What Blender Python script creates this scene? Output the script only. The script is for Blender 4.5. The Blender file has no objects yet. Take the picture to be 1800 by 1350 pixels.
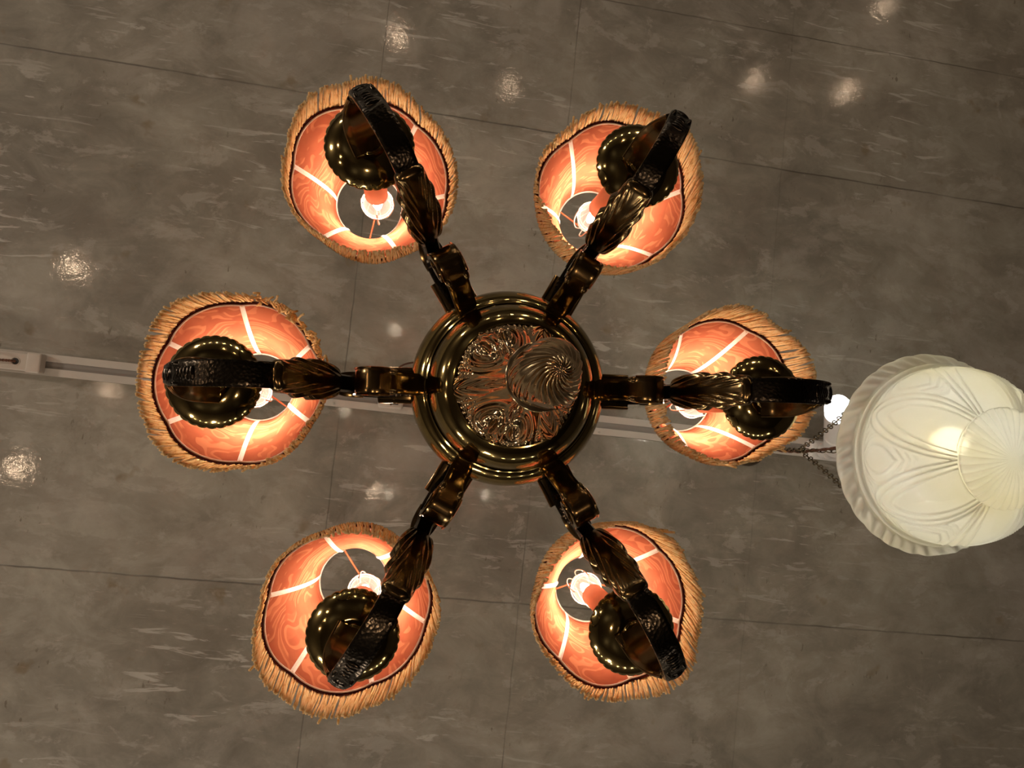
import bpy, math, random
from mathutils import Vector, Matrix
random.seed(7)
PI = math.pi
R = math.radians
sc = bpy.context.scene
COL = sc.collection

# ------------------------------------------------------------------ view
CAMZ = 1.5                       # eye height of the photographer
CEIL = CAMZ + 1.7
F, VX, VY = 1303.9, 716.7, 744.4
n_ = Vector((VX - 900, VY - 675, F)).normalized()
X_ = (Vector((1, 0, 0)) - n_ * n_.x).normalized()
Y_ = n_.cross(X_)
right = Vector((X_.x, Y_.x, n_.x)); down = Vector((X_.y, Y_.y, n_.y)); fwd = Vector((X_.z, Y_.z, n_.z))
cam_d = bpy.data.cameras.new('camera'); cam = bpy.data.objects.new('camera', cam_d); COL.objects.link(cam)
M = Matrix.Identity(4)
for i in range(3):
    M[i][0] = right[i]; M[i][1] = -down[i]; M[i][2] = -fwd[i]
M[2][3] = CAMZ
cam.matrix_world = M
cam_d.sensor_width = 36; cam_d.lens = 36 * F / 1800
cam_d.clip_start = 0.02
sc.camera = cam
THETA = R(6.06)                  # direction of the ceiling joints and the track

# ------------------------------------------------------------------ mesh helpers
class MB:
    def __init__(s): s.v = []; s.f = []
    def add(s, vs, fs):
        o = len(s.v); s.v += [tuple(p) for p in vs]; s.f += [tuple(i + o for i in q) for q in fs]; return s
    def box(s, a, b):
        x0, y0, z0 = a; x1, y1, z1 = b
        return s.add([(x0,y0,z0),(x1,y0,z0),(x1,y1,z0),(x0,y1,z0),(x0,y0,z1),(x1,y0,z1),(x1,y1,z1),(x0,y1,z1)],
                     [(0,3,2,1),(4,5,6,7),(0,1,5,4),(1,2,6,5),(2,3,7,6),(3,0,4,7)])
    def lathe(s, prof, seg=48, fn=None, frame=None):
        vs = []; fs = []; n = len(prof)
        for i, (r, z) in enumerate(prof):
            for j in range(seg):
                a = 2 * PI * j / seg
                rr, zz = (r, z) if fn is None else fn(i / (n - 1), a, r, z)
                p = Vector((rr * math.cos(a), rr * math.sin(a), zz))
                vs.append(frame @ p if frame else p)
        for i in range(n - 1):
            for j in range(seg):
                k = (j + 1) % seg
                fs.append((i*seg+j, i*seg+k, (i+1)*seg+k, (i+1)*seg+j))
        return s.add(vs, fs)
    def tube(s, pts, r, sides=6, closed=False, cap=True):
        pts = [Vector(p) for p in pts]; n = len(pts); vs = []; fs = []
        rs = r if isinstance(r, (list, tuple)) else [r] * n
        t0 = (pts[1] - pts[0]).normalized()
        ref = Vector((0, 0, 1)) if abs(t0.z) < .9 else Vector((1, 0, 0))
        u = t0.cross(ref).normalized()
        for i in range(n):
            a = pts[(i - 1) % n] if (closed or i > 0) else pts[0]
            b = pts[(i + 1) % n] if (closed or i < n - 1) else pts[-1]
            t = (b - a).normalized()
            u = (u - t * u.dot(t)); u = u.normalized() if u.length > 1e-6 else t.orthogonal().normalized()
            w = t.cross(u)
            for j in range(sides):
                q = 2 * PI * j / sides
                vs.append(pts[i] + (u * math.cos(q) + w * math.sin(q)) * rs[i])
        m = n if closed else n - 1
        for i in range(m):
            for j in range(sides):
                k = (j + 1) % sides; i2 = (i + 1) % n
                fs.append((i*sides+j, i*sides+k, i2*sides+k, i2*sides+j))
        if cap and not closed:
            fs.append(tuple(range(sides))[::-1]); fs.append(tuple((n-1)*sides + j for j in range(sides)))
        return s.add(vs, fs)
    def cyl(s, a, b, r0, r1=None, sides=24):
        return s.tube([a, b], [r0, r1 if r1 is not None else r0], sides)
    def ell(s, c, rx, ry, rz, seg=16, rings=10, rot=None):
        c = Vector(c); vs = []; fs = []
        for i in range(rings + 1):
            p = PI * i / rings
            for j in range(seg):
                a = 2 * PI * j / seg
                d = Vector((rx*math.sin(p)*math.cos(a), ry*math.sin(p)*math.sin(a), rz*math.cos(p)))
                vs.append(c + (rot @ d if rot else d))
        for i in range(rings):
            for j in range(seg):
                k = (j+1) % seg
                fs.append((i*seg+j, (i+1)*seg+j, (i+1)*seg+k, i*seg+k))
        return s.add(vs, fs)
    def build(s, name, mat, parent=None, smooth=True, sharp=38, label=None):
        me = bpy.data.meshes.new(name); me.from_pydata(s.v, [], s.f)
        me.validate(); me.materials.append(mat)
        if smooth:
            me.polygons.foreach_set('use_smooth', [True] * len(me.polygons))
            if sharp: me.set_sharp_from_angle(angle=R(sharp))
        import bmesh
        bm = bmesh.new(); bm.from_mesh(me)
        bmesh.ops.remove_doubles(bm, verts=bm.verts, dist=1e-6)
        bmesh.ops.recalc_face_normals(bm, faces=bm.faces); bm.to_mesh(me); bm.free()
        o = bpy.data.objects.new(name, me); COL.objects.link(o)
        if parent: o.parent = parent
        if label: o['label'] = label
        return o

def empty(name, loc, label=None, cat=None, group=None, rz=0):
    o = bpy.data.objects.new(name, None); COL.objects.link(o); o.location = loc; o.rotation_euler.z = rz
    o.empty_display_size = .05
    if label: o['label'] = label
    if cat: o['category'] = cat
    if group: o['group'] = group
    return o

def cr(pts, m=8):
    """Catmull-Rom through tuples of any length"""
    out = []; n = len(pts)
    for i in range(n - 1):
        p0 = pts[max(i-1, 0)]; p1 = pts[i]; p2 = pts[i+1]; p3 = pts[min(i+2, n-1)]
        for k in range(m):
            t = k / m
            out.append(tuple(.5*((2*b) + (-a+c)*t + (2*a-5*b+4*c-d)*t*t + (-a+3*b-3*c+d)*t*t*t) for a, b, c, d in zip(p0, p1, p2, p3)))
    out.append(tuple(pts[-1])); return out

def ribbon(mb, ctrl, m=8, nw=10, fn=None):
    """ctrl rows: (r, z, width, thickness). A flat bar bent in the r-z plane, width along y; rounded corners."""
    P = cr(ctrl, m); n = len(P)
    sec = []
    for j in range(nw + 1): sec.append((-1 + 2*j/nw, -1))
    for j in range(nw + 1): sec.append((1 - 2*j/nw, 1))
    ns = len(sec); vs = []; fs = []
    for i in range(n):
        a = P[max(i-1, 0)]; b = P[min(i+1, n-1)]
        t = Vector((b[0]-a[0], 0, b[1]-a[1])).normalized(); nn = Vector((-t.z, 0, t.x))
        r, z, w, th = P[i]
        for j, (sx, sy) in enumerate(sec):
            k = 1 - .35 * (abs(sx) > .999)
            off = sy * th/2 * k
            if fn: off += sy * fn(i/(n-1), sx, sy)
            vs.append(Vector((r, sx*w/2, z)) + nn * off)
    for i in range(n-1):
        for j in range(ns):
            k = (j+1) % ns
            fs.append((i*ns+j, i*ns+k, (i+1)*ns+k, (i+1)*ns+j))
    fs.append(tuple(range(ns))); fs.append(tuple((n-1)*ns + j for j in range(ns))[::-1])
    mb.add(vs, fs); return mb

# ------------------------------------------------------------------ material helpers
def mat(name):
    m = bpy.data.materials.new(name); m.use_nodes = True
    nt = m.node_tree; nt.nodes.clear()
    out = nt.nodes.new('ShaderNodeOutputMaterial')
    return m, nt, out
def N(nt, t, **kw):
    n = nt.nodes.new('ShaderNode' + t)
    for k, v in kw.items():
        if k.startswith('_'): setattr(n, k[1:], v)
        else: n.inputs[k.replace('__', ' ')].default_value = v
    return n
def L(nt, a, b): nt.links.new(a, b)
def ramp(nt, fac, stops):
    r = nt.nodes.new('ShaderNodeValToRGB'); e = r.color_ramp.elements
    while len(e) > 1: e.remove(e[-1])
    e[0].position = stops[0][0]; e[0].color = stops[0][1]
    for p, c in stops[1:]:
        x = e.new(p); x.color = c
    L(nt, fac, r.inputs[0]); return r.outputs[0]
def g(v, a=1): return (v, v, v, a)
def mixc(nt, fac, a, b, mode='MIX'):
    m = nt.nodes.new('ShaderNodeMix'); m.data_type = 'RGBA'; m.blend_type = mode
    if isinstance(fac, (int, float)): m.inputs[0].default_value = fac
    else: L(nt, fac, m.inputs[0])
    for i, x in ((6, a), (7, b)):
        if isinstance(x, tuple): m.inputs[i].default_value = x
        else: L(nt, x, m.inputs[i])
    return m.outputs[2]
def math_(nt, op, a, b=None, c=None):
    m = nt.nodes.new('ShaderNodeMath'); m.operation = op
    for i, x in enumerate((a, b, c)):
        if x is None: continue
        if isinstance(x, (int, float)): m.inputs[i].default_value = x
        else: L(nt, x, m.inputs[i])
    return m.outputs[0]
def objco(nt, scale=(1, 1, 1), rot=(0, 0, 0)):
    tc = nt.nodes.new('ShaderNodeTexCoord'); mp = nt.nodes.new('ShaderNodeMapping')
    mp.inputs['Scale'].default_value = scale; mp.inputs['Rotation'].default_value = rot
    L(nt, tc.outputs['Object'], mp.inputs[0]); return mp.outputs[0]
def noise(nt, vec, scale, detail=4, rough=.5, dist=0):
    n = nt.nodes.new('ShaderNodeTexNoise'); n.inputs['Scale'].default_value = scale
    n.inputs['Detail'].default_value = detail; n.inputs['Roughness'].default_value = rough
    n.inputs['Distortion'].default_value = dist
    if vec is not None: L(nt, vec, n.inputs['Vector'])
    return n.outputs[0]
def bump(nt, h, strength, dist=.001):
    b = nt.nodes.new('ShaderNodeBump'); b.inputs['Strength'].default_value = strength; b.inputs['Distance'].default_value = dist
    L(nt, h, b.inputs['Height']); return b.outputs[0]

def brass(name, c1, c2, rough=.16, hammer=0, grime=0.0):
    m, nt, out = mat(name); p = N(nt, 'BsdfPrincipled', Metallic=1.0)
    co = objco(nt); nz = noise(nt, co, 28, 5, .6)
    col = ramp(nt, nz, [(.35, (*c1, 1)), (.7, (*c2, 1))]); L(nt, col, p.inputs['Base Color'])
    rr = nt.nodes.new('ShaderNodeMapRange'); rr.inputs[3].default_value = rough*.75; rr.inputs[4].default_value = rough*1.5
    L(nt, noise(nt, co, 60, 4), rr.inputs[0]); L(nt, rr.outputs[0], p.inputs['Roughness'])
    if hammer:
        v = nt.nodes.new('ShaderNodeTexVoronoi'); v.inputs['Scale'].default_value = 330; v.feature = 'F1'
        L(nt, co, v.inputs['Vector'])
        L(nt, bump(nt, v.outputs[0], hammer, .0012), p.inputs['Normal'])
    else:
        L(nt, bump(nt, noise(nt, co, 90, 3), .05, .001), p.inputs['Normal'])
    L(nt, p.outputs[0], out.inputs[0]); return m
BRASS = brass('polished_aged_brass', (.25, .185, .075), (.36, .27, .11), .085)
BRONZE = brass('dark_cast_bronze', (.15, .10, .045), (.26, .17, .075), .16)
HAMMER = brass('dark_hammered_bronze', (.030, .024, .018), (.060, .048, .034), .2, hammer=.25)
RELIEF = brass('cast_relief_brass', (.36, .26, .15), (.56, .41, .24), .13)
CHAINM = brass('dull_chain_brass', (.12, .095, .06), (.25, .20, .13), .35)

def simple(name, col, rough=.5, metal=0, nscale=0, namp=.12, spec=.5, trans=0):
    m, nt, out = mat(name); p = N(nt, 'BsdfPrincipled', Roughness=rough, Metallic=metal)
    p.inputs['Specular IOR Level'].default_value = spec
    c = (*col, 1)
    if nscale:
        nz = noise(nt, objco(nt), nscale, 4)
        cc = ramp(nt, nz, [(.3, tuple(x*(1-namp) for x in col) + (1,)), (.7, tuple(min(1, x*(1+namp)) for x in col) + (1,))])
        L(nt, cc, p.inputs['Base Color'])
    else: p.inputs['Base Color'].default_value = c
    if trans:
        t = N(nt, 'BsdfTranslucent', Color=c); mx = N(nt, 'MixShader'); mx.inputs[0].default_value = trans
        L(nt, p.outputs[0], mx.inputs[1]); L(nt, t.outputs[0], mx.inputs[2]); L(nt, mx.outputs[0], out.inputs[0])
    else: L(nt, p.outputs[0], out.inputs[0])
    return m
TRACKM = simple('off_white_track_enamel', (.47, .43, .38), .45, nscale=14, namp=.06)
RECESS = simple('grey_track_recess', (.22, .20, .18), .5)
PLASTIC = simple('cream_adapter_plastic', (.50, .44, .38), .4, nscale=30, namp=.05)
SPOTW = simple('white_spotlight_enamel', (.72, .70, .68), .35)
DARK = simple('black_socket_hole', (.012, .01, .009), .6)
CORDM = simple('brown_twisted_cord', (.13, .055, .03), .7, nscale=300, namp=.5)
SLEEVE = simple('salmon_candle_sleeve', (.80, .36, .22), .5, nscale=60, namp=.05, trans=.25)
TAPE = simple('pale_cotton_tape', (.90, .78, .72), .8, nscale=400, namp=.08, trans=.3)
WIREW = simple('white_wire', (.85, .80, .74), .4)
WIREO = simple('orange_cloth_wrapped_wire', (.75, .22, .10), .7)
MAROON = simple('dark_maroon_braid', (.10, .012, .012), .75, nscale=500, namp=.5)

def fringe_mat():
    m, nt, out = mat('gold_fringe_thread'); co = objco(nt, (1, 1, .15))
    nz = noise(nt, co, 330, 3, .6)
    c = ramp(nt, nz, [(.30, (.60, .32, .12, 1)), (.44, (.92, .66, .33, 1)), (.68, (.97, .82, .52, 1))])
    p = N(nt, 'BsdfDiffuse'); L(nt, c, p.inputs['Color'])
    t = N(nt, 'BsdfTranslucent'); L(nt, c, t.inputs[0]); mx = N(nt, 'MixShader'); mx.inputs[0].default_value = .4
    L(nt, p.outputs[0], mx.inputs[1]); L(nt, t.outputs[0], mx.inputs[2]); L(nt, mx.outputs[0], out.inputs[0]); return m
FRINGE = fringe_mat()

def shade_mat():
    m, nt, out = mat('salmon_damask_fabric')
    co = objco(nt)
    n1 = nt.nodes.new('ShaderNodeTexNoise'); n1.inputs['Scale'].default_value = 16; n1.inputs['Detail'].default_value = 1.5
    L(nt, co, n1.inputs['Vector'])
    vm = nt.nodes.new('ShaderNodeVectorMath'); vm.operation = 'MULTIPLY_ADD'; vm.inputs[1].default_value = (.13,)*3
    L(nt, n1.outputs['Color'], vm.inputs[0]); L(nt, co, vm.inputs[2])
    w = nt.nodes.new('ShaderNodeTexWave'); w.wave_type = 'RINGS'; w.inputs['Scale'].default_value = 13; w.inputs['Distortion'].default_value = 2.5
    w.inputs['Detail'].default_value = 1.2
    L(nt, vm.outputs[0], w.inputs['Vector'])
    pat = ramp(nt, w.outputs['Fac'], [(.30, g(0)), (.36, g(1)), (.80, g(1)), (.86, g(.3))])
    msk = ramp(nt, noise(nt, co, 34, 1), [(.42, g(0)), (.47, g(1))])
    pm = math_(nt, 'MULTIPLY', pat, msk)
    base = ramp(nt, noise(nt, co, 45, 3), [(.3, (.37, .100, .054, 1)), (.7, (.44, .126, .066, 1))])
    c = mixc(nt, pm, base, (.56, .190, .100, 1))
    wv = nt.nodes.new('ShaderNodeTexWave'); wv.inputs['Scale'].default_value = 420; wv.bands_direction = 'Z'
    L(nt, co, wv.inputs['Vector'])
    d = N(nt, 'BsdfDiffuse'); L(nt, c, d.inputs['Color'])
    hb = math_(nt, 'ADD', math_(nt, 'MULTIPLY', wv.outputs['Fac'], .25), pm)
    L(nt, bump(nt, hb, .35, .0006), d.inputs['Normal'])
    t = N(nt, 'BsdfTranslucent'); L(nt, c, t.inputs[0]); mx = N(nt, 'MixShader'); mx.inputs[0].default_value = .3
    L(nt, d.outputs[0], mx.inputs[1]); L(nt, t.outputs[0], mx.inputs[2]); L(nt, mx.outputs[0], out.inputs[0]); return m
SHADE = shade_mat()

def emis(name, col, s):
    m, nt, out = mat(name); e = N(nt, 'Emission', Strength=s, Color=(*col, 1)); L(nt, e.outputs[0], out.inputs[0]); return m
FILAMENT = emis('lit_filament', (1, .85, .64), 330)
SPOTGLOW = emis('lit_spot_bulb', (1, .97, .93), 9)
PENDBULB = emis('lit_pendant_bulb', (1, .93, .77), 165)
def bulbglass():
    m, nt, out = mat('clear_bulb_glass')
    t = N(nt, 'BsdfTransparent', Color=(1, .97, .92, 1)); gl = N(nt, 'BsdfGlossy', Roughness=.05)
    e = N(nt, 'Emission', Strength=1.0, Color=(1, .88, .68, 1))
    lw = N(nt, 'LayerWeight', Blend=.35)
    ad = N(nt, 'AddShader'); L(nt, gl.outputs[0], ad.inputs[0]); L(nt, e.outputs[0], ad.inputs[1])
    mx = N(nt, 'MixShader'); L(nt, math_(nt, 'MULTIPLY_ADD', lw.outputs['Facing'], .7, .12), mx.inputs[0])
    L(nt, t.outputs[0], mx.inputs[1]); L(nt, ad.outputs[0], mx.inputs[2]); L(nt, mx.outputs[0], out.inputs[0]); return m
BULBG = bulbglass()

def frosted():
    m, nt, out = mat('frosted_cream_glass')
    c = (.86, .84, .68, 1)
    co = objco(nt)
    cc = ramp(nt, noise(nt, co, 9, 2), [(.3, (.86, .84, .72, 1)), (.7, (.90, .91, .88, 1))])
    p = N(nt, 'BsdfPrincipled', Roughness=.32); L(nt, cc, p.inputs['Base Color']); p.inputs['Coat Weight'].default_value = .8; p.inputs['Coat Roughness'].default_value = .16
    t = N(nt, 'BsdfTranslucent'); L(nt, cc, t.inputs[0])
    mx = N(nt, 'MixShader'); mx.inputs[0].default_value = .42
    L(nt, p.outputs[0], mx.inputs[1]); L(nt, t.outputs[0], mx.inputs[2]); rf = N(nt, 'BsdfRefraction', Roughness=.46, IOR=1.16); L(nt, cc, rf.inputs[0])
    m2 = N(nt, 'MixShader'); m2.inputs[0].default_value = .24
    L(nt, mx.outputs[0], m2.inputs[1]); L(nt, rf.outputs[0], m2.inputs[2]); L(nt, m2.outputs[0], out.inputs[0]); return m
FROST = frosted()

def concrete():
    m, nt, out = mat('sealed_formwork_concrete')
    tc = nt.nodes.new('ShaderNodeTexCoord'); co = tc.outputs['Object']
    sep = nt.nodes.new('ShaderNodeSeparateXYZ'); L(nt, co, sep.inputs[0]); u, v = sep.outputs[0], sep.outputs[1]
    def st(sx, sy, off=0):
        mp = nt.nodes.new('ShaderNodeMapping'); mp.inputs['Scale'].default_value = (sx, sy, 1); mp.inputs['Location'].default_value = (off, off*.7, 0)
        L(nt, co, mp.inputs[0]); return mp.outputs[0]
    big = math_(nt, 'ADD', math_(nt, 'MULTIPLY', noise(nt, st(1, 1), 1.3, 5, .55, .6), .6), math_(nt, 'MULTIPLY', noise(nt, st(1, 1.4, 21), 9, 7, .68, .5), .4))
    base = ramp(nt, big, [(.38, (.160, .143, .114, 1)), (.5, (.254, .232, .188, 1)), (.62, (.36, .338, .282, 1))])
    # cloudy pale laitance patches with crisp edges
    pt = ramp(nt, noise(nt, st(1, 1.3, 3), 2.6, 8, .66, .8), [(.53, g(0)), (.60, g(.5)), (.72, g(.8))])
    base = mixc(nt, math_(nt, 'MULTIPLY', pt, .62), base, (.40, .365, .315, 1))
    dk = ramp(nt, noise(nt, st(1, 1, 9), 3.3, 6, .65), [(.55, g(0)), (.70, g(.6))])
    base = mixc(nt, math_(nt, 'MULTIPLY', dk, .75), base, (.16, .135, .105, 1))
    cp = ramp(nt, noise(nt, st(1, 1.5, 31), 4.6, 12, .70, .5), [(.50, g(0)), (.535, g(1))])
    base = mixc(nt, math_(nt, 'MULTIPLY', cp, .22), base, (.155, .13, .10, 1))
    cq = ramp(nt, noise(nt, st(1, 1.7, 37), 7.5, 12, .70, .4), [(.56, g(0)), (.60, g(1))])
    base = mixc(nt, math_(nt, 'MULTIPLY', cq, .40), base, (.40, .37, .32, 1))
    # pale dashes along the boards
    ds = ramp(nt, noise(nt, st(7, 48, 1), 1, 5, .62, .7), [(.59, g(0)), (.63, g(1))])
    dm = ramp(nt, noise(nt, st(1, 1, 5), 1.9, 3), [(.46, g(0)), (.58, g(1))])
    base = mixc(nt, math_(nt, 'MULTIPLY', math_(nt, 'MULTIPLY', ds, dm), .62), base, (.50, .47, .42, 1))
    ds2 = ramp(nt, noise(nt, st(17, 95, 2), 1, 5, .6, .5), [(.67, g(0)), (.72, g(1))])
    base = mixc(nt, math_(nt, 'MULTIPLY', ds2, .42), base, (.50, .41, .36, 1))
    # brown rust flecks and cross drips
    fl = ramp(nt, noise(nt, st(80, 34, 4), 1, 3, .55), [(.64, g(0)), (.69, g(1))])
    fm = ramp(nt, noise(nt, st(1, 1, 7), 5.5, 3), [(.54, g(0)), (.62, g(1))])
    base = mixc(nt, math_(nt, 'MULTIPLY', math_(nt, 'MULTIPLY', fl, fm), .6), base, (.10, .075, .05, 1))
    sp = ramp(nt, noise(nt, st(1, 1, 11), 13, 3, .5), [(.67, g(0)), (.74, g(1))])
    base = mixc(nt, math_(nt, 'MULTIPLY', sp, .55), base, (.17, .115, .055, 1))
    # joints between the formwork boards
    wob = math_(nt, 'MULTIPLY', math_(nt, 'SUBTRACT', noise(nt, co, 14, 3), .5), .006)
    def line(x, c, w): return math_(nt, 'SUBTRACT', 1, math_(nt, 'MINIMUM', math_(nt, 'DIVIDE', math_(nt, 'ABSOLUTE', math_(nt, 'SUBTRACT', math_(nt, 'ADD', x, wob), c)), w), 1))
    tot = None
    strong = ramp(nt, noise(nt, st(1, 1, 13), 6, 4), [(.35, g(.35)), (.6, g(1))])
    L1 = [line(v, c, .0028) for c in (-.723, .382, 1.48, -1.83)]
    top = math_(nt, 'MULTIPLY', line(v, -1.07, .0022), math_(nt, 'GREATER_THAN', u, .30)); L1.append(top)
    L1 += [math_(nt, 'MULTIPLY', line(u, c, .0022), w_) for c, w_ in ((-.152, .7), (.297, .6), (.843, .25))]
    L1 += [math_(nt, 'MULTIPLY', line(u, c, .0025), .6) for c in (-1.25, 1.9, -2.2)]
    for l in L1: tot = l if tot is None else math_(nt, 'MAXIMUM', tot, l)
    jt = math_(nt, 'MULTIPLY', tot, strong)
    base = mixc(nt, math_(nt, 'MULTIPLY', jt, .92), base, (.065, .052, .04, 1))
    p = N(nt, 'BsdfPrincipled', Roughness=.5); L(nt, base, p.inputs['Base Color'])
    p.inputs['Specular IOR Level'].default_value = .35
    p.inputs['Coat Weight'].default_value = .32
    cr_ = nt.nodes.new('ShaderNodeMapRange'); cr_.inputs[3].default_value = .045; cr_.inputs[4].default_value = .10
    L(nt, noise(nt, st(4, 20, 6), 2, 4), cr_.inputs[0]); L(nt, cr_.outputs[0], p.inputs['Coat Roughness'])
    h = math_(nt, 'SUBTRACT', math_(nt, 'MULTIPLY', noise(nt, co, 26, 5, .6), .5), math_(nt, 'MULTIPLY', jt, 1.2))
    L(nt, bump(nt, h, .25, .004), p.inputs['Normal'])
    L(nt, bump(nt, noise(nt, co, 55, 4, .6), .12, .002), p.inputs['Coat Normal'])
    L(nt, p.outputs[0], out.inputs[0]); return m
CONC = concrete()
WALLM = simple('warm_grey_plaster', (.06, .05, .04), .8, nscale=3, namp=.15)
FLOORM = simple('dark_timber_floor', (.022, .016, .011), .4, nscale=6, namp=.3)

# ------------------------------------------------------------------ room shell
def struct(name, mb, m):
    o = mb.build(name, m, smooth=False); o['kind'] = 'structure'; o.rotation_euler.z = THETA; return o
U0, U1, V0, V1 = -3.2, 4.2, -3.4, 3.2
o = struct('ceiling', MB().box((U0, V0, 0), (U1, V1, .12)), CONC); o.location.z = CEIL
struct('floor', MB().box((U0, V0, -.1), (U1, V1, 0)), FLOORM)
struct('wall_left', MB().box((U0-.1, V0, 0), (U0, V1, CEIL)), WALLM)
struct('wall_right', MB().box((U1, V0, 0), (U1+.1, V1, CEIL)), WALLM)
struct('wall_front', MB().box((U0-.1, V0-.1, 0), (U1+.1, V0, CEIL)), WALLM)
struct('wall_back', MB().box((U0-.1, V1, 0), (U1+.1, V1+.1, CEIL)), WALLM)

# ------------------------------------------------------------------ chandelier
AX, AY = .101, -.036
chand = empty('chandelier', (AX, AY, CEIL), 'six-armed antique brass chandelier with salmon fringed lampshades hanging from the concrete ceiling', 'chandelier')
Z0 = CAMZ - CEIL                      # local z of "height h above the lens" = h + Z0
def H(h): return h + Z0
PH0 = .023

# hub body: rim, bowl and upper dome
prof = [(.030, H(.800)), (.040, H(.796)), (.060, H(.788)), (.080, H(.774)), (.092, H(.762)), (.0975, H(.755)), (.0990, H(.7485)), (.0985, H(.742)), (.0955, H(.735)), (.0915, H(.729)), (.0870, H(.7245)), (.0845, H(.7235)),
        (.0842, H(.7215)), (.0830, H(.7205)), (.0822, H(.7215)), (.0815, H(.7185)), (.0805, H(.714)), (.0775, H(.706)), (.0735, H(.700)), (.0690, H(.6955)), (.0640, H(.6925)), (.0600, H(.6910)), (.0592, H(.6885)), (.0578, H(.6883)), (.0570, H(.690)), (.045, H(.695))]
MB().lathe(prof, 128).build('hub_bowl', BRASS, chand)

# cast medallion under the bowl
def seg_smooth(x, a, b): t = max(0, min(1, (x-a)/(b-a))); return t*t*(3-2*t)
mprof = cr([(.0575, H(.690)), (.0545, H(.683)), (.049, H(.671)), (.041, H(.656)), (.033, H(.640)), (.026, H(.622)), (.020, H(.603)), (.017, H(.588)), (.0165, H(.577))], 16)
def angd(a, b): return (a - b + PI) % (2*PI) - PI
def mrel(t, a, r, z):
    d = 0.; cov = 0.
    for k in range(3):
        a0 = R(175 + 120*k)
        da = angd(a, a0)
        for sgn in (-1, 1):
            for (oa, ot, rad, fr) in ((44, .34, .31, 19), (60, .62, .15, 24)):
                if rad == 0: continue
                x = (angd(a, a0 + sgn*R(oa))) * .95; y = (t - ot) * 1.3
                q = math.hypot(x, y)
                if q < rad*1.6:
                    w = math.exp(-(q/rad)**2 * 1.2); th = math.atan2(y, x*sgn)
                    d += w * (.55 + .45*math.sin(q*fr*2.2 + th*1.0)) * .0060
                    if q < rad*.26: d += .0040 * math.sqrt(max(0, 1-(q/(rad*.26))**2))
                    cov = max(cov, w)
        # central leaf: pointed ridge with veins
        wl = .30 * (1 - t) ** .8 * seg_smooth(t, -.25, .25) + .05
        e = abs(da) / wl
        if e < 1:
            d += (1-e)**.7 * .0045 * (1 - t*.5); d += .0009*math.sin(abs(da)*46 - t*30)*(1-e); cov = max(cov, 1-e)
        # flame tongues between the cartouches
        db = angd(a, a0 + PI/3); wb = .17*(1 - abs(t-.3)*1.4)
        if wb > 0 and abs(db) < wb:
            e = abs(db)/wb; d += (1-e*e)*.0035 + .0010*math.cos(db*40 + t*22)*(1-e); cov = max(cov, 1-e)
    if cov < .35 and t < .33:
        d += .0012 * max(0, math.cos(a*66)) * max(0, math.cos(t*130 + (0 if math.cos(a*33) > 0 else PI)))
    fade = seg_smooth(t, 0, .05) * (1 - seg_smooth(t, .72, .95))
    d *= fade
    return r + d*.75, z - d*.75
MB().lathe(mprof, 420, mrel).build('relief_medallion', RELIEF, chand, sharp=None, label='cast brass medallion with scroll and leaf relief')

# swirled finial below it
fprof = cr([(.0165, H(.577)), (.0175, H(.5715)), (.023, H(.5665)), (.0272, H(.5630)), (.0275, H(.5605)), (.0250, H(.5590)), (.0230, H(.5575)), (.0245, H(.5540)), (.0260, H(.5480)), (.0264, H(.5390)), (.0254, H(.5270)), (.0226, H(.5160)), (.0185, H(.5070)), (.0145, H(.5000)), (.0110, H(.4940)), (.0078, H(.4885)), (.0042, H(.4855)), (.0004, H(.4845))], 9)
def frel(t, a, r, z):
    if t < .36: return r, z
    s = (t - .36)/.64
    ph = 20*(a - 2.1*s**1.3)
    amp = .0022 * seg_smooth(s, .0, .5) * (1 - seg_smooth(s, .93, 1.0)) * (.35 + .65*seg_smooth(s, .25, .7))
    big = .0016*math.sin(3*(a - 1.4*s)) * seg_smooth(s, .0, .2)*(1-seg_smooth(s, .45, .7))
    mm = .5 + .5*math.sin(3*(a - 1.4*s) + .8)
    k = amp*(abs(math.sin(ph/2))*2-1)*(mm if s < .45 else 1) + big
    return r + k, z
MB().lathe(fprof, 240, frel).build('finial', RELIEF, chand, sharp=None, label='swirl-fluted brass finial hanging lowest')

# stem, ceiling canopy
MB().lathe([(.030, H(.800)), (.022, H(.812)), (.014, H(.83)), (.012, H(.85)), (.017, H(.865)), (.021, H(.88)), (.017, H(.895)), (.009, H(.91)), (.0075, H(.93)), (.0075, H(1.58)), (.012, H(1.59)), (.012, H(1.615)), (.009, H(1.63))], 40).build('stem', BRASS, chand)
MB().lathe([(.009, H(1.620)), (.020, H(1.623)), (.050, H(1.633)), (.074, H(1.647)), (.085, H(1.657)), (.088, H(1.663)), (.088, H(1.667)), (.001, H(1.667))], 48, lambda t, a, r, z: (r*(1+.025*abs(math.sin(5*a))*t), z)).build('ceiling_canopy', BRASS, chand)

def copy_obj(o, parent):
    c = o.copy(); COL.objects.link(c); c.parent = parent; return c
def copy_sub(o, parent, mw):
    c = copy_obj(o, parent); c.matrix_local = mw @ o.matrix_local
    for ch in list(o.children):
        if ch.get('_proto') is None: copy_obj(ch, c)
    return c

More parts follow.
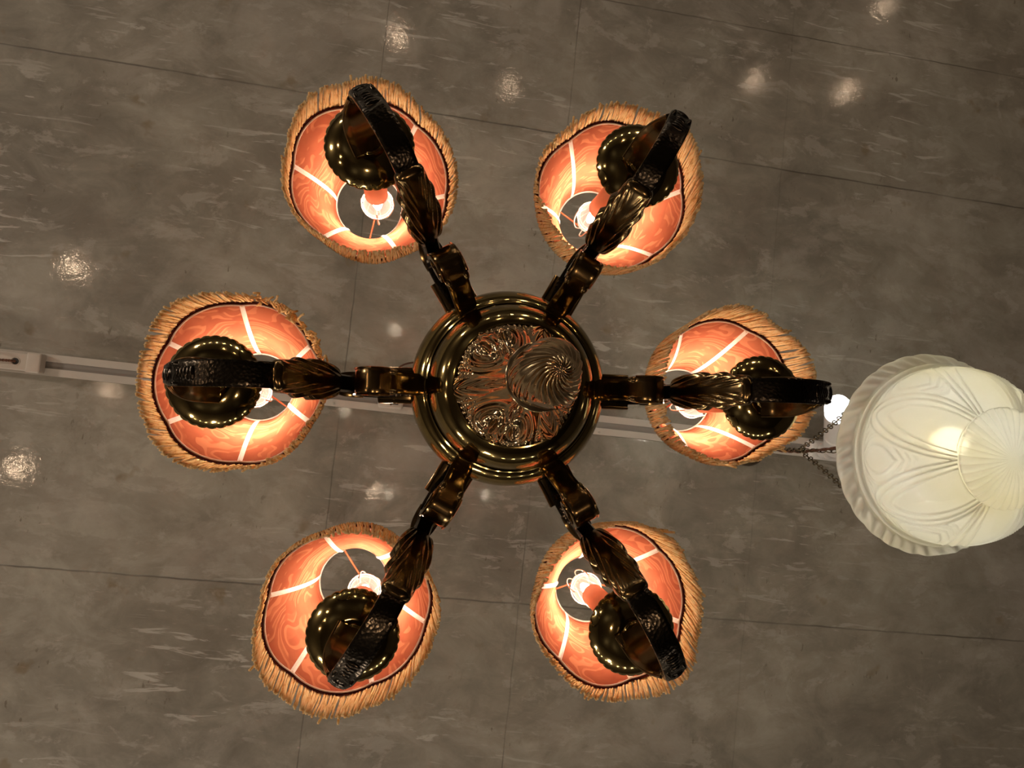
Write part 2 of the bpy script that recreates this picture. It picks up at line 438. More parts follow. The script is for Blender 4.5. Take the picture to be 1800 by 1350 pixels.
# ---- one arm (local frame: x outward from the axis, y sideways, z up, origin at the axis)
armc = [(.086, H(.7570), .0250, .006), (.110, H(.7610), .0255, .006), (.135, H(.7655), .0255, .006), (.150, H(.7660), .0235, .007), (.161, H(.7590), .0175, .011), (.1685, H(.744), .0168, .014), (.1760, H(.728), .0170, .015), (.187, H(.704), .018, .014),
        (.200, H(.676), .0205, .010), (.212, H(.654), .0222, .007), (.232, H(.6420), .0226, .006), (.258, H(.6430), .0230, .006), (.281, H(.6520), .0230, .006), (.299, H(.6670), .0222, .0062), (.3085, H(.6850), .0195, .0075), (.3130, H(.702), .0180, .0080)]
hookc = [(.3120, H(.698), .0200, .007), (.3150, H(.716), .0260, .006), (.3145, H(.736), .0350, .005), (.3095, H(.755), .0410, .0045), (.3005, H(.7700), .0420, .0042), (.2890, H(.7800), .0420, .0040)]
def armfn(t, sx, sy):
    k = 0
    if t > .86: k = .0009*math.sin(t*260) * (1-sx*sx) + .0007*math.cos(sx*9)
    return k
mb = MB(); ribbon(mb, armc, 9, 10, armfn)
arm = mb.build('arm', HAMMER, chand)
mb = MB(); ribbon(mb, hookc, 12, 10)
for sg in (-1, 1): mb.tube([(x, sg*w/2, z-.0005) for x, z, w, t_ in cr(hookc, 8)], .0014, 6)
mb.build('hook', BRONZE, arm)
mb = MB(); ribbon(mb, [(.146, H(.7690), .0262, .005), (.156, H(.7695), .0262, .005), (.167, H(.7660), .0235, .0045), (.177, H(.7590), .0150, .004), (.1850, H(.7510), .0030, .003)], 8, 8)
mb.build('pointed_spur', BRONZE, arm)
# carved terminal at the outer tip
mb = MB()
for i, (x, h, w) in enumerate(((.3030, .672, .0205), (.3085, .684, .0185), (.3125, .696, .0165), (.3150, .708, .0145))):
    mb.ell((x, 0, H(h)), .0055, w/2, .0048, 20, 8)
for s in (-1, 1):
    mb.ell((.294, s*.0085, H(.661)), .007, .0028, .004, 12, 8)
    mb.ell((.3125, s*.0065, H(.702)), .0045, .003, .006, 12, 8)
for i in range(5):
    mb.ell((.279 + i*.0035, 0, H(.6475 + i*.0026)), .0028, .0075 - i*.0005, .0018, 12, 6)
mb.build('carved_tip', HAMMER, arm)
# acanthus leaf collar
mb = MB(); leafc = [(.1705, H(.7360), .0150, .012), (.1730, H(.7310), .0280, .019), (.1790, H(.7180), .0335, .0245), (.1865, H(.7030), .0345, .0255), (.1940, H(.6880), .0340, .0245), (.2005, H(.6745), .0325, .0215), (.2065, H(.6620), .0305, .0185), (.2120, H(.6520), .0270, .0150), (.2145, H(.6475), .0130, .0070)]
P = cr(leafc, 20); n = len(P); vs = []; fs = []; ns = 112
for i, (r, z, w, th) in enumerate(P):
    a = P[max(i-1, 0)]; b = P[min(i+1, n-1)]
    t = Vector((b[0]-a[0], 0, b[1]-a[1])).normalized(); nn = Vector((-t.z, 0, t.x)); tt = i/(n-1)
    for j in range(ns):
        q = 2*PI*j/ns; c, s_ = math.cos(q), math.sin(q)
        ex = .75
        x = math.copysign(abs(c)**ex, c); y = math.copysign(abs(s_)**ex, s_)
        side = abs(x)
        vein = 1 - 2*abs(math.sin((tt*5.5 - side*3.4)*PI))**1.4
        d = 1 + .11*vein*seg_smooth(side, .38*(1-tt)+.04, .50*(1-tt)+.22) * math.sin(PI*min(1, tt*1.15)) - .10*math.exp(-((side-.16)/.06)**2)*(y < 0)
        lobes = 1 + .045*math.sin(tt*PI*7)*side
        vs.append(Vector((r, x*w/2*lobes*d, z)) + nn*(-y)*th/2*d)
for i in range(n-1):
    for j in range(ns):
        k = (j+1) % ns; fs.append((i*ns+j, i*ns+k, (i+1)*ns+k, (i+1)*ns+j))
fs.append(tuple(range(ns))); fs.append(tuple((n-1)*ns+j for j in range(ns)))
mb.add(vs, fs); mb.build('leaf_collar', BRONZE, arm, sharp=None)
# volute scroll
vol = [(.080, H(.7450), .0215, .007), (.098, H(.7260), .0215, .007), (.111, H(.7080), .0215, .007), (.122, H(.6965), .0245, .007), (.1335, H(.6930), .0260, .007), (.1430, H(.6990), .0260, .0065), (.1475, H(.7100), .0260, .006), (.1450, H(.7220), .0250, .0055), (.1370, H(.7290), .0240, .005), (.1280, H(.7270), .0240, .005), (.1235, H(.7190), .0240, .005), (.1275, H(.7120), .0240, .005), (.1340, H(.7120), .0240, .005)]
mb = MB(); ribbon(mb, vol, 9, 8)
mb.cyl((.1325, -.0132, H(.7165)), (.1325, .0132, H(.7165)), .0052)
for s in (-1, 1):
    mb.ell((.1165, s*.0092, H(.6985)), .0065, .0034, .0035, 14, 8)
    mb.tube([(x, s*.0122, H(h)-.0005) for x, h in ((.118, .6960), (.126, .6905), (.1345, .6895), (.1445, .6965), (.1505, .7100), (.1475, .7245))], .0013, 6)
mb.build('volute', BRONZE, arm)
# bracket block on the rim
mb = MB(); ribbon(mb, [(.082, H(.7600), .034, .009), (.100, H(.7610), .034, .009), (.1150, H(.7640), .034, .009), (.1300, H(.7680), .034, .009)], 6, 8)
for s in (-1, 1): mb.tube([(.084, s*.0165, H(.7555)), (.1150, s*.0165, H(.7595)), (.1300, s*.0165, H(.7635))], .0020, 8)
mb.build('bracket', BRONZE, arm)

# ---- drip pan, sleeve, bulb (local origin on the candle axis at lens height)
pprof = cr([(.0005, H(.7820)), (.0090, H(.7815)), (.0100, H(.7835)), (.0118, H(.7825)), (.0135, H(.7830)), (.0150, H(.7850)), (.0205, H(.7845)), (.0280, H(.7862)), (.0350, H(.7893)), (.0410, H(.7932)), (.0455, H(.7972)), (.0478, H(.8002)), (.0480, H(.8016)), (.0462, H(.8012)), (.0400, H(.7970)), (.0280, H(.7925)), (.0180, H(.795)), (.0150, H(.800))], 5)
def pfn(t, a, r, z):
    if r > .0465:
        k = (r-.0465)/.0015; s = abs(math.sin(15*a))
        return r + .0012*k*(s**.5 - .6), z
    return r, z
pan = MB().lathe(pprof, 240, pfn).build('drip_pan', BRASS, chand, sharp=60)
cprof = [(.0150, H(.800)), (.0210, H(.806)), (.0280, H(.816)), (.0300, H(.824)), (.0305, H(.830)), (.0290, H(.832)), (.0280, H(.826)), (.0200, H(.824)), (.0160, H(.828)), (.0160, H(.840))]
MB().lathe(cprof, 64).build('candle_cup', BRASS, pan)
sleeve = MB().lathe([(.0145, H(.826)), (.0148, H(.860)), (.0148, H(.950)), (.0150, H(.970)), (.0135, H(.974)), (.0110, H(.972))], 32).build('candle_sleeve', SLEEVE, chand)
bulb = MB().lathe(cr([(.0105, H(.968)), (.0110, H(.975)), (.0150, H(.985)), (.0185, H(1.000)), (.0192, H(1.015)), (.0170, H(1.032)), (.0120, H(1.047)), (.0065, H(1.058)), (.0025, H(1.066)), (.0003, H(1.069))], 4), 32).build('bulb', BULBG, chand)
MB().lathe([(.0005, H(.985)), (.0035, H(.988)), (.0062, H(1.00)), (.0065, H(1.015)), (.0040, H(1.030)), (.0005, H(1.040))], 12).build('filament', FILAMENT, bulb)

protos = (arm, pan, sleeve, bulb)
arm_objs = []
for k in range(6):
    a = PH0 + PI + k*PI/3
    ma = Matrix.Rotation(a, 4, 'Z'); mc = Matrix.Translation((.30*math.cos(a), .30*math.sin(a), 0)) @ Matrix.Rotation(a, 4, 'Z')
    if k == 0: last = (ma, mc)
    else:
        copy_sub(arm, chand, ma); copy_sub(pan, chand, mc); copy_sub(sleeve, chand, mc); copy_sub(bulb, chand, mc)
arm.matrix_local = last[0]
for p in (pan, sleeve, bulb): p.matrix_local = last[1]

# ---- lamp shades: each sits a little differently on its bulb
#        name: bottom centre, top centre (relative to the axis), rim radius, rib phase, clip angle, frayed range
SH = [('torn', (-.299, -.012), (-.311, -.016), .0950, 30, 37, (-82, -22), 1),
      ('', (-.149, -.264), (-.159, -.284), .0945, 8, 90, None, 2),
      ('', (.158, -.256), (.173, -.272), .0940, 53, 200, None, 3),
      ('', (.300, -.007), (.313, .000), .0910, 58, 150, None, 4),
      ('', (.152, .263), (.167, .283), .0945, 15, 180, None, 5),
      ('', (-.170, .258), (-.176, .262), .0960, 12, 252, None, 6)]
HB, HT = .920, 1.100
def make_shade(b, t, rb, phase, clip, fray, seed):
    rnd = random.Random(seed)
    pb = Vector((b[0], b[1], H(HB))); ptp = Vector((t[0], t[1], H(HT)))
    zax = (ptp - pb).normalized(); hh = (ptp - pb).length
    xax = (Vector((1, 0, 0)) - zax*zax.x).normalized(); yax = zax.cross(xax)
    mt = Matrix.Identity(4)
    for i in range(3): mt[i][0] = xax[i]; mt[i][1] = yax[i]; mt[i][2] = zax[i]; mt[i][3] = pb[i]
    rt = .0485; ph = R(phase)
    w1, w2, p1, p2 = rnd.uniform(.008, .02), rnd.uniform(.004, .01), rnd.uniform(0, 6), rnd.uniform(0, 6)
    def rad(tt, a):
        r = rt + (rb - rt) * (1 - tt)**1.75 * (1 + .10*tt)
        lob = abs(math.sin(3*(a - ph)))
        r *= 1 + .034*(lob - .6) * (1 - tt)**.6
        r *= 1 + (w1*math.sin(2*a + p1) + w2*math.sin(5*a + p2)) * (1-tt)
        return r
    def zz(tt, a): return tt*hh - .006*(abs(math.sin(3*(a-ph))) - .5)*(1-tt)**2
    seg, nr = 144, 22
    mb = MB(); vs = []; fs = []
    for i in range(nr+1):
        for j in range(seg):
            a = 2*PI*j/seg; r = rad(i/nr, a); vs.append((r*math.cos(a), r*math.sin(a), zz(i/nr, a)))
    for i in range(nr):
        for j in range(seg):
            k = (j+1) % seg; fs.append((i*seg+j, i*seg+k, (i+1)*seg+k, (i+1)*seg+j))
    mb.add(vs, fs)
    sh = mb.build('lamp_shade', SHADE, chand, sharp=None); sh.matrix_local = mt
    if fray: sh['label'] = 'lampshade with a torn, fraying fringe'
    def ringp(tt, dr, dz, cnt=96): return [((rad(tt, 2*PI*j/cnt)+dr)*math.cos(2*PI*j/cnt), (rad(tt, 2*PI*j/cnt)+dr)*math.sin(2*PI*j/cnt), zz(tt, 2*PI*j/cnt)+dz) for j in range(cnt)]
    # wire rings and taped ribs
    mb = MB(); mb.tube(ringp(0, -.0006, .0004), .0011, 6, True); mb.build('rim_wire', TAPE, sh)
    mb = MB(); mb.tube(ringp(1, -.0002, 0), .0017, 6, True); mb.build('top_ring', TAPE, sh)
    for k in range(6):
        a = ph + k*PI/3; mb = MB(); n = 14; vs = []; fs = []
        wd = .0030
        for i in range(n+1):
            tt = i/n; r = rad(tt, a) - .0009; z = zz(tt, a)
            for s, dd in ((-1, 0), (0, -.0012), (1, 0)):
                da = s*wd/max(r, .02); vs.append(((r+dd)*math.cos(a+da), (r+dd)*math.sin(a+da), z))
        for i in range(n):
            for j in range(2): fs.append((i*3+j, i*3+j+1, (i+1)*3+j+1, (i+1)*3+j))
        mb.add(vs, fs); rb_ = mb.build('rib', TAPE, sh)
    # maroon braid outside the rim
    mb = MB(); A = ringp(0, .0012, -.002, 144); Bq = ringp(.0, .0034, -.0005, 144); C = ringp(.055, .0030, 0, 144); D = ringp(.075, .0006, 0, 144)
    cnt = 144; vs = A + Bq + C + D; fs = []
    for i in range(3):
        for j in range(cnt):
            k = (j+1) % cnt; fs.append((i*cnt+j, i*cnt+k, (i+1)*cnt+k, (i+1)*cnt+j))
    mb.add(vs, fs)
    for j in range(150):
        a = 2*PI*j/150; r = rad(.05, a)+.0036; mb.ell((r*math.cos(a), r*math.sin(a), zz(.05, a)), .0016, .0016, .0016, 6, 4)
    mb.build('braid', MAROON, sh)
    # the fringe
    TC = (0, 0, .003, -.012, .007, .016, .003)[seed]
    mb = MB(); cnt = 215
    for layer in range(2):
        for j in range(cnt if layer == 0 else 130):
            a = 2*PI*(j + rnd.uniform(-.4, .4))/(cnt if layer == 0 else 130)
            adeg = (math.degrees(a) + 180) % 360 - 180
            fr = fray and fray[0] < adeg < fray[1]
            r0 = rad(0, a) + .0050 - layer*.0012
            ln = .070 * (1 + .05*math.sin(4*a + p1) + rnd.uniform(-.07, .05)); flare = -.0015 + .003*math.sin(3*a+p2) + rnd.uniform(-.001, .001)
            tang = TC + .006*math.sin(2*a + p1*2) + .0012*math.sin(23*a + p2) + rnd.uniform(-.0012, .0012)
            if rnd.random() < .04: flare += rnd.uniform(-.003, .006); tang += rnd.uniform(-.008, .008)
            if fr:
                if rnd.random() < .45: continue
                ln *= rnd.uniform(.25, .75); flare += rnd.uniform(-.004, .012); tang += rnd.uniform(-.018, .018)
            b1, b2 = rnd.uniform(-.0012, .0012), rnd.uniform(-.0012, .0012)
            pts = []
            for q in range(6):
                s = q/5; rr = r0 + flare*(s**1.3) + b1*math.sin(PI*s); tg = tang*s + b2*math.sin(PI*s*1.5)
                if fr: tg += .003*math.sin(s*9 + p1 + j); rr += .003*math.sin(s*7 + j*2.1)
                ca, sa = math.cos(a), math.sin(a)
                pts.append((rr*ca - tg*sa, rr*sa + tg*ca, zz(0, a) + .008 - (ln+.008)*s))
            mb.tube(pts, [.00135]*5 + [.0015], 5)
    # twisted header cord of the fringe
    pts = ringp(.03, .0058, 0, 200); mb.tube(pts, .0018, 6, True)
    mb.build('fringe', FRINGE, sh, sharp=None)
    # clip: a harp of wire gripping the bulb, carried by two cloth-wrapped spokes
    inv = mt.inverted(); axis_pt = None
    best = min(((Vector((.30*math.cos(PH0+PI+k*PI/3), .30*math.sin(PH0+PI+k*PI/3), 0)) - Vector((b[0], b[1], 0))).length, k) for k in range(6))
    ka = PH0 + PI + best[1]*PI/3; cx, cy = .30*math.cos(ka), .30*math.sin(ka)
    apex = Vector((cx*.6 + ptp.x*.4, cy*.6 + ptp.y*.4, H(1.098)))
    mb = MB(); ca = R(clip)
    for q in range(2):
        for s in (-1, 1):
            aa = ca + q*PI/2 + (0 if s > 0 else PI)
            d = Vector((math.cos(aa), math.sin(aa), 0))
            pts = [apex + d*.002, Vector((cx, cy, H(1.080))) + d*.009, Vector((cx, cy, H(1.055))) + d*.0175, Vector((cx, cy, H(1.020))) + d*.0215, Vector((cx, cy, H(.992))) + d*.0205]
            mb.tube([inv @ p for p in cr([tuple(p) for p in pts], 5) for p in [Vector(p)]], .0010, 6)
        loop = []
    for hh_, rr_ in ((1.012, .0216),):
        mb.tube([inv @ Vector((cx + rr_*math.cos(x), cy + rr_*math.sin(x), H(hh_))) for x in [2*PI*i/24 for i in range(24)]], .0009, 6, True)
    mb.build('bulb_clip', WIREW, sh)
    mb = MB(); al = inv @ apex
    for s in (0, PI):
        aa = ca + s; r = rad(1, aa); mb.tube([al, (r*math.cos(aa), r*math.sin(aa), hh)], .0013, 6)
    mb.ell(al, .003, .003, .0022, 10, 6)
    mb.build('spider_wire', WIREO, sh)
    return sh
for nm, b, t, rb, ph, cl, fr, seed in SH: make_shade(b, t, rb, ph, cl, fr, seed)

# power cord from the canopy to the track adapter
def C2(u, v, h):     # ceiling coordinates (along the track, across it) -> world
    return Vector((u*math.cos(THETA) - v*math.sin(THETA), u*math.sin(THETA) + v*math.cos(THETA), h + CAMZ))
def loc_ch(p): return p - Vector((AX, AY, CEIL))
def UNP(px, py, h):
    d = Vector(((px-900)/F, (py-675)/F, 1)); P = d * (h / d.dot(n_)); return Vector((P.dot(X_), P.dot(Y_), h + CAMZ))
pts = [UNP(687, 711, 1.655), UNP(684, 690, 1.61), UNP(690, 662, 1.60), UNP(703, 645, 1.62), UNP(722, 638, 1.655), UNP(745, 640, 1.660), UNP(768, 668, 1.650)]
mb = MB(); mb.tube([loc_ch(Vector(p)) for p in cr([tuple(p) for p in pts], 10)], .0022, 8)
mb.build('power_cord', CORDM, chand)

# ------------------------------------------------------------------ lighting track and what is plugged into it
TV = -.043; TW = .0225
track = empty('lighting_track', C2(.4, TV, 1.7), 'long off-white lighting track screwed to the concrete ceiling', 'light track', rz=THETA)
mb = MB(); x0, x1 = -3.2, 3.3
mb.box((x0, -TW, -.004), (x1, TW, -.0003))
mb.box((x0, -TW, -.030), (x1, -TW+.003, -.004)); mb.box((x0, TW-.003, -.030), (x1, TW, -.004))
mb.box((x0, -TW, -.032), (x1, -TW+.0155, -.029)); mb.box((x0, TW-.0155, -.032), (x1, TW, -.029))
mb.build('track_body', TRACKM, track, smooth=False)
mb = MB(); mb.box((x0, -TW+.0035, -.0285), (x1, TW-.0035, -.0045)); mb.build('recess_insert', RECESS, track, smooth=False, label='grey recessed strip between the rails')
for px, py in ((588, 698), (1054, 747)):
    q = UNP(px, py, 1.668); d = q - C2(.4, TV, 1.7); ux = d.x*math.cos(THETA) + d.y*math.sin(THETA)
    mb = MB(); mb.lathe([(.0003, -.0345), (.0018, -.0342), (.0026, -.0330), (.0026, -.031)], 16, frame=Matrix.Translation((ux, TW-.006, 0))); mb.build('screw', TRACKM, track)

# plug adapter at the left
ad = empty('track_adapter', C2(-.824, TV, 1.668), 'cream track adapter at the left edge with a brown cord in its round hole', 'adapter', rz=THETA)
def rbox(mb, a, b, r=.003):
    x0, y0, z0 = a; x1, y1, z1 = b
    ring = []
    for cx, cy, s in ((x1-r, y1-r, 0), (x0+r, y1-r, 1), (x0+r, y0+r, 2), (x1-r, y0+r, 3)):
        for k in range(5):
            q = PI/2*(s + k/4); ring.append((cx, cy, math.cos(q), math.sin(q)))
    lv = [(z1, 0), (z0+r*.5, 0), (z0+r*.15, r*.35), (z0, r*.9)]
    vs = []; m = len(ring)
    for z, ins in lv:
        for cx, cy, c, s in ring: vs.append((cx + c*(r-ins), cy + s*(r-ins), z))
    fs = [(i*m+j, i*m+(j+1) % m, (i+1)*m+(j+1) % m, (i+1)*m+j) for i in range(3) for j in range(m)]
    fs.append(tuple(range(m))); fs.append(tuple(3*m+j for j in range(m)))
    mb.add(vs, fs); return mb
mb = MB(); rbox(mb, (-.110, -.0180, -.0120), (.044, .0180, -.0003), .003); mb.build('housing', PLASTIC, ad)
mb = MB(); rbox(mb, (.036, -.0205, -.0240), (.0640, .0205, -.0003), .004); mb.build('latch_block', PLASTIC, ad)
mb = MB(); mb.lathe([(.0060, -.0118), (.0082, -.0135), (.0090, -.0120)], 32, frame=Matrix.Translation((.0115, 0, 0))); mb.build('grommet', PLASTIC, ad)
mb = MB(); mb.lathe([(.0002, -.0124), (.0066, -.0124), (.0066, -.011)], 32, frame=Matrix.Translation((.0115, 0, 0))); mb.build('cord_hole', DARK, ad)
mb = MB(); base_p = [(.0115, 0, -.010), (.004, .0003, -.0185), (-.010, .001, -.021), (-.035, .0025, -.022), (-.09, .006, -.024), (-.16, .010, -.022)]
cl_ = cr(base_p, 12)
for ph in (0, PI):
    mb.tube([(p[0], p[1] + .0013*math.cos(i*.7+ph), p[2] + .0013*math.sin(i*.7+ph)) for i, p in enumerate(cl_)], .0018, 6)
mb.build('cord', CORDM, ad, label='twisted brown cord')

# socket adapter beside the chandelier hub
pc = UNP(687, 706, 1.668)
ad2 = empty('track_adapter', pc + Vector((0, 0, 0)), 'square cream track socket with a dark opening, behind the left chandelier arm', 'adapter', rz=THETA)
mb = MB(); rbox(mb, (-.0275, -.0230, -.0100), (.0275, .0160, -.0003), .006); mb.build('housing', PLASTIC, ad2)
mb = MB(); rbox(mb, (-.0175, -.0170, -.0108), (.0175, .0060, -.004), .002); mb.build('socket_opening', DARK, ad2, label='dark socket opening')

# spotlight near the glass pendant
sb = UNP(1436, 790, 1.668)
spot = empty('track_spotlight', sb, 'white track spotlight with a glaring round bulb, left of the frosted glass pendant', 'spotlight', rz=THETA)
def LS(p): # world -> local of spot
    d = p - sb; c, s = math.cos(THETA), math.sin(THETA); return Vector((d.x*c + d.y*s, -d.x*s + d.y*c, d.z))
mb = MB(); rbox(mb, (-.030, -.020, -.022), (.085, .024, -.0003), .008); mb.build('adapter_box', SPOTW, spot)
mb = MB()
a0 = LS(UNP(1450, 793, 1.640)); 
mb.cyl(a0, a0 + Vector((0, 0, -.02)), .020, .019, 32); mb.build('swivel', SPOTW, spot)
pA = LS(UNP(1470, 786, 1.600)); pB = LS(UNP(1473, 722, 1.500)); dv = (pB-pA).normalized()
def frame_at(p, d):
    x = d.orthogonal().normalized(); y = d.cross(x); m = Matrix.Identity(4)
    for i in range(3): m[i][0] = x[i]; m[i][1] = y[i]; m[i][2] = d[i]; m[i][3] = p[i]
    return m
ln = (pB-pA).length
MB().lathe([(.001, -.012), (.018, -.012), (.026, -.006), (.028, .004), (.028, ln*.32), (.0255, ln*.33), (.0255, ln*.38), (.028, ln*.39), (.028, ln*.55), (.028, ln*.80), (.0275, ln*.92), (.024, ln*.92)], 40, frame=frame_at(pA, dv)).build('lamp_head', SPOTW, spot)
MB().lathe([(.0235, ln*.86), (.0255, ln*.93), (.0275, ln*1.0), (.0280, ln*1.06), (.026, ln*1.14), (.020, ln*1.22), (.011, ln*1.27), (.0005, ln*1.285)], 40, frame=frame_at(pA, dv)).build('bulb', SPOTGLOW, spot)
mb = MB(); mb.tube([a0 + Vector((0, 0, -.014)), pA + dv*(-.008)], .010, 16); mb.build('yoke', SPOTW, spot)

# ------------------------------------------------------------------ frosted glass pendant
GX, GY = .808, .048
pend = empty('glass_pendant_lamp', (GX, GY, CEIL), 'frosted cream moulded glass pendant bowl hanging on chains at the right', 'pendant lamp')
bodyp = cr([(.1555, H(1.0640)), (.1565, H(1.0600)), (.1535, H(1.0550)), (.1480, H(1.0500)), (.1425, H(1.0455)), (.1375, H(1.0440)), (.1385, H(1.0405)), (.1400, H(1.0370)), (.1375, H(1.0335)), (.1330, H(1.0325)), (.1322, H(1.0260)), (.1322, H(1.0120)), (.1295, H(.9920)), (.1235, H(.9730)), (.1135, H(.9550)), (.1000, H(.9400)), (.0850, H(.9280)), (.0735, H(.9215)), (.0680, H(.9180)), (.0680, H(.9140)), (.0655, H(.9110)), (.0580, H(.9070)), (.0460, H(.9030)), (.0340, H(.9000)), (.0220, H(.8980)), (.0110, H(.8970)), (.0050, H(.8965)), (.0004, H(.8965))], 9)
NP = len(bodyp)
iring, icap = 10*9/ (NP-1), 18*9/(NP-1)
def gauss(x, w): return math.exp(-(x/w)**2)
def gfn(t, a, r, z):
    i = t*(NP-1)/9
    nrm = 0.
    if i < 4.5:     # flared lip with leaf strokes and a scalloped edge
        s = 1 - i/4.5
        r2 = r * (1 + .012*s*(abs(math.sin(13*a + .5*math.sin(3*a))) - .5))
        nrm = .0026*math.sin(44*a + 6*s + 1.5*math.sin(6*a))*math.sin(PI*min(1, s*1.2))*(.4 + .6*abs(math.sin(6.5*a)))
        return r2 + nrm*.5, z - nrm
    if 9.2 < i < 18:
        tt = 1 - (i - 9.2)/8.8      # 1 at the ring, 0 at the cap
        S = PI/3
        k = round((a - R(28))/S); da = (a - R(28) - k*S)/(S/2)      # -1..1
        Lv = 1.0 - tt**1.5 - (abs(da)/1.02)**1.35
        hgt = 0
        for lv, am in ((.02, 1.0), (.20, 1.0), (.40, .9)):
            hgt += am*gauss(Lv - lv, .030)
        if Lv > .40: hgt += .8*min(1, (Lv-.40)*3)
        dm = 1 - abs(da); le = 1 - dm/.55 - ((tt-.74)/.24)**2
        if Lv < 0:
            for lv in (.02, .45): hgt += .8*gauss(le - lv, .08)
            if le > .45: hgt += .5
            hgt += .6*gauss(le + .45, .08) + .5*gauss(le + .95, .10)
        if tt > .93: hgt *= (1-tt)/.07
        nrm = .0021*hgt
    elif i >= 18.6:
        s = (i-18.6)/(27-18.6)
        w = abs(math.cos(17*(a + .10*s)))
        amp = .0050*(1-s)**.5*min(1, r/.062)**1.2
        nrm = amp*(w**.7)
        if s < .12: return r + nrm*.5, z - nrm*.5
        return r, z - nrm*.75
    l = math.hypot(.6, .8)
    return r + nrm*.9, z - nrm*1.3
gb = MB().lathe(bodyp, 540, gfn).build('glass_bowl', FROST, pend, sharp=None, label='frosted moulded glass bowl with nested arch petals')
sol = gb.modifiers.new('wall', 'SOLIDIFY'); sol.thickness = .0020; sol.offset = -1
# bulb and holder inside
pb = UNP(1671, 776, .985) - Vector((GX, GY, CEIL))
mb = MB(); mb.ell(pb, .021, .021, .024, 24, 16); mb.build('bulb', PENDBULB, pend)
apex = UNP(1400, 795, 1.43) - Vector((GX, GY, CEIL)); 
apex = Vector((0, 0, H(1.43))) + Vector((apex.x*.6, apex.y*.6, 0))
mb = MB(); mb.cyl(pb + Vector((0, 0, .022)), pb + Vector((.004, .003, .075)), .016, .019, 24); mb.build('bulb_holder', CHAINM, pend)
# chains
def chain(mb, a, b, ll=.0155, w=.0045, wr=.0012):
    a = Vector(a); b = Vector(b); d = b-a; nl = max(2, int(d.length/(ll*.74))); t = d.normalized(); u = t.orthogonal().normalized(); v = t.cross(u)
    for i in range(nl):
        c = a + d*((i+.5)/nl); q = (u if i % 2 else v)
        sag = Vector((0, 0, -.012*math.sin(PI*(i+.5)/nl)))
        pts = []
        for k in range(12):
            x = 2*PI*k/12; pts.append(c + sag + t*(math.cos(x)*(ll/2-w*.2)) + q*(math.sin(x)*w))
        mb.tube(pts, wr, 5, True)
hooks = []
for adeg in (122, 236, 2):
    e = Vector((.140*math.cos(R(adeg)), .140*math.sin(R(adeg)), H(1.064)))
    mb = MB(); chain(mb, apex, e); mb.build('chain', CHAINM, pend)
    mb = MB(); mb.ell(e + Vector((0, 0, .001)), .005, .005, .003, 12, 8); mb.build('rim_hook', CHAINM, pend)
ctop = Vector((apex.x, apex.y, H(1.640)))
mb = MB(); chain(mb, apex, ctop); mb.build('chain', CHAINM, pend)
mb = MB(); mb.tube([apex + Vector((.008*math.cos(x), 0, .008*math.sin(x))) for x in [2*PI*i/16 for i in range(16)]], .0016, 6, True); mb.build('apex_ring', CHAINM, pend)
MB().lathe([(.006, H(1.632)), (.02, H(1.635)), (.038, H(1.647)), (.046, H(1.662)), (.046, H(1.667)), (.001, H(1.667))], 32, frame=Matrix.Translation((apex.x, apex.y, 0))).build('ceiling_canopy', CHAINM, pend)
mb = MB(); cp = cr([tuple(ctop), tuple(apex + Vector((.004, .004, .02))), tuple(apex*.5 + (pb + Vector((.004, .003, .09)))*.5 + Vector((.03, .0, .03))), tuple(pb + Vector((.004, .003, .070)))], 22)
for ph in (0, PI):
    mb.tube([(p[0] + .0016*math.cos(i*.9+ph), p[1] + .0016*math.sin(i*.9+ph), p[2]) for i, p in enumerate(cp)], .0019, 6)
mb.build('lamp_cord', CORDM, pend, label='twisted brown cord')

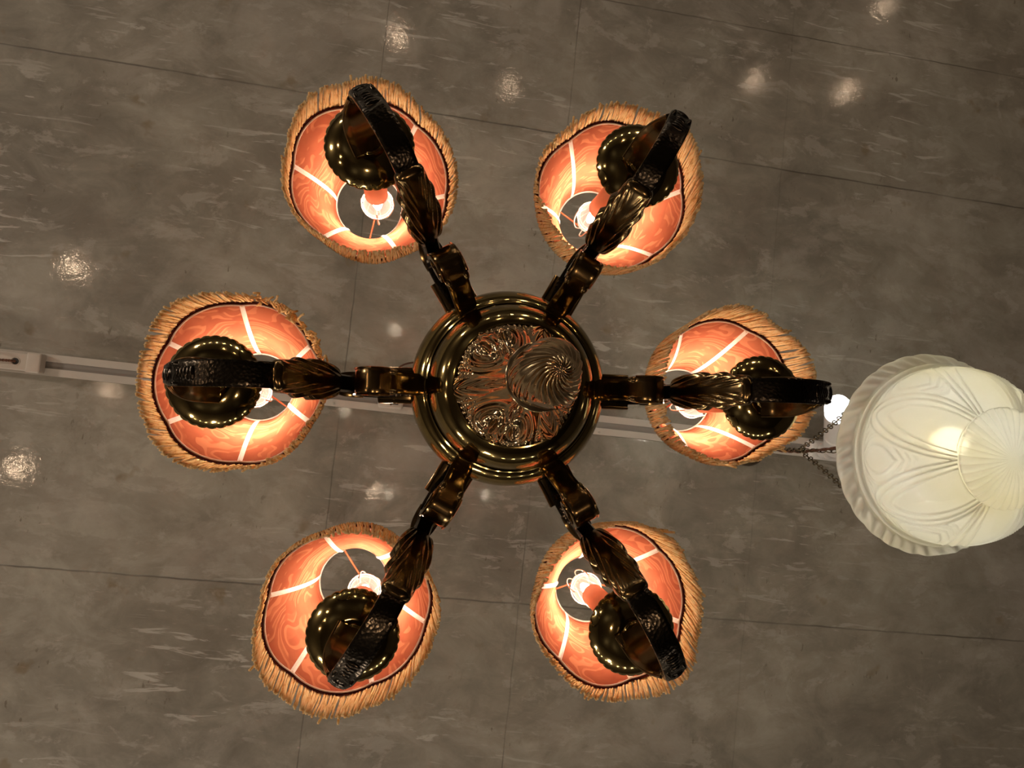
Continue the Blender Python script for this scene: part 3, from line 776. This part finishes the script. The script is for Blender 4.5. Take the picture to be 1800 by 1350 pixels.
# ------------------------------------------------------------------ the shop's other lamps, below and behind the lens, then added fill lights
def refl_light(px, py, power, h=-.25, rad=.022, col=(1, .78, .55)):
    P = UNP(px, py, 1.7); x, y = P.x, P.y; k = 1 + (1.7 - h)/1.7
    l = bpy.data.lights.new('shop_lamp', 'POINT'); l.energy = power * .55; l.color = col; l.shadow_soft_size = rad
    o = bpy.data.objects.new('shop_lamp', l); COL.objects.link(o); o.location = (x*k, y*k, CAMZ + h)
W = (1, .70, .46)
for px, py, pw in ((130, 470, 9), (30, 822, 9), (700, 65, 6), (895, 152, 4), (1325, 142, 4.5), (1487, 160, 6), (1555, 10, 4), (190, 683, 4), (655, 855, 7), (835, 870, 6)):
    refl_light(px, py, pw, col=W)
for i in range(11):      # a row of small display spots along one side of the shop
    l = bpy.data.lights.new('display_lamp', 'POINT'); l.energy = 2.6; l.color = (1, .86, .68); l.shadow_soft_size = .02
    o = bpy.data.objects.new('display_lamp', l); COL.objects.link(o); p = C2(-1.9 + i*.36, 2.3, 0.0); o.location = (p.x, p.y, 1.9)
for i in range(8):
    l = bpy.data.lights.new('display_lamp', 'POINT'); l.energy = 2.6; l.color = (1, .86, .68); l.shadow_soft_size = .02
    o = bpy.data.objects.new('display_lamp', l); COL.objects.link(o); p = C2(-2.2 + i*.45, -2.6, 0.0); o.location = (p.x, p.y, 1.7)

for u, v, h, pw in ((-2.2, 2.75, .1, 54), (-.4, 2.75, .1, 42), (2.6, 2.75, .1, 7), (-2.8, -.6, .1, 60), (-2.7, -2.9, .1, 34), (3.9, .3, .1, 3), (.6, -3.1, .1, 12)):  # added soft fill lights that brighten the ceiling, set outside its visible reflections
    l = bpy.data.lights.new('soft_fill_light', 'POINT'); l.energy = pw; l.color = (1, .86, .72); l.shadow_soft_size = .12
    o = bpy.data.objects.new('soft_fill_light', l); COL.objects.link(o); p = C2(u, v, 0); o.location = (p.x, p.y, CAMZ + h)

w = bpy.data.worlds.new('world'); sc.world = w; w.use_nodes = True
w.node_tree.nodes['Background'].inputs[0].default_value = (.02, .018, .016, 1)
sc.view_settings.view_transform = 'Standard'; sc.view_settings.look = 'None'; sc.view_settings.gamma = 1; sc.view_settings.exposure = 0
sc.view_settings.use_curve_mapping = False
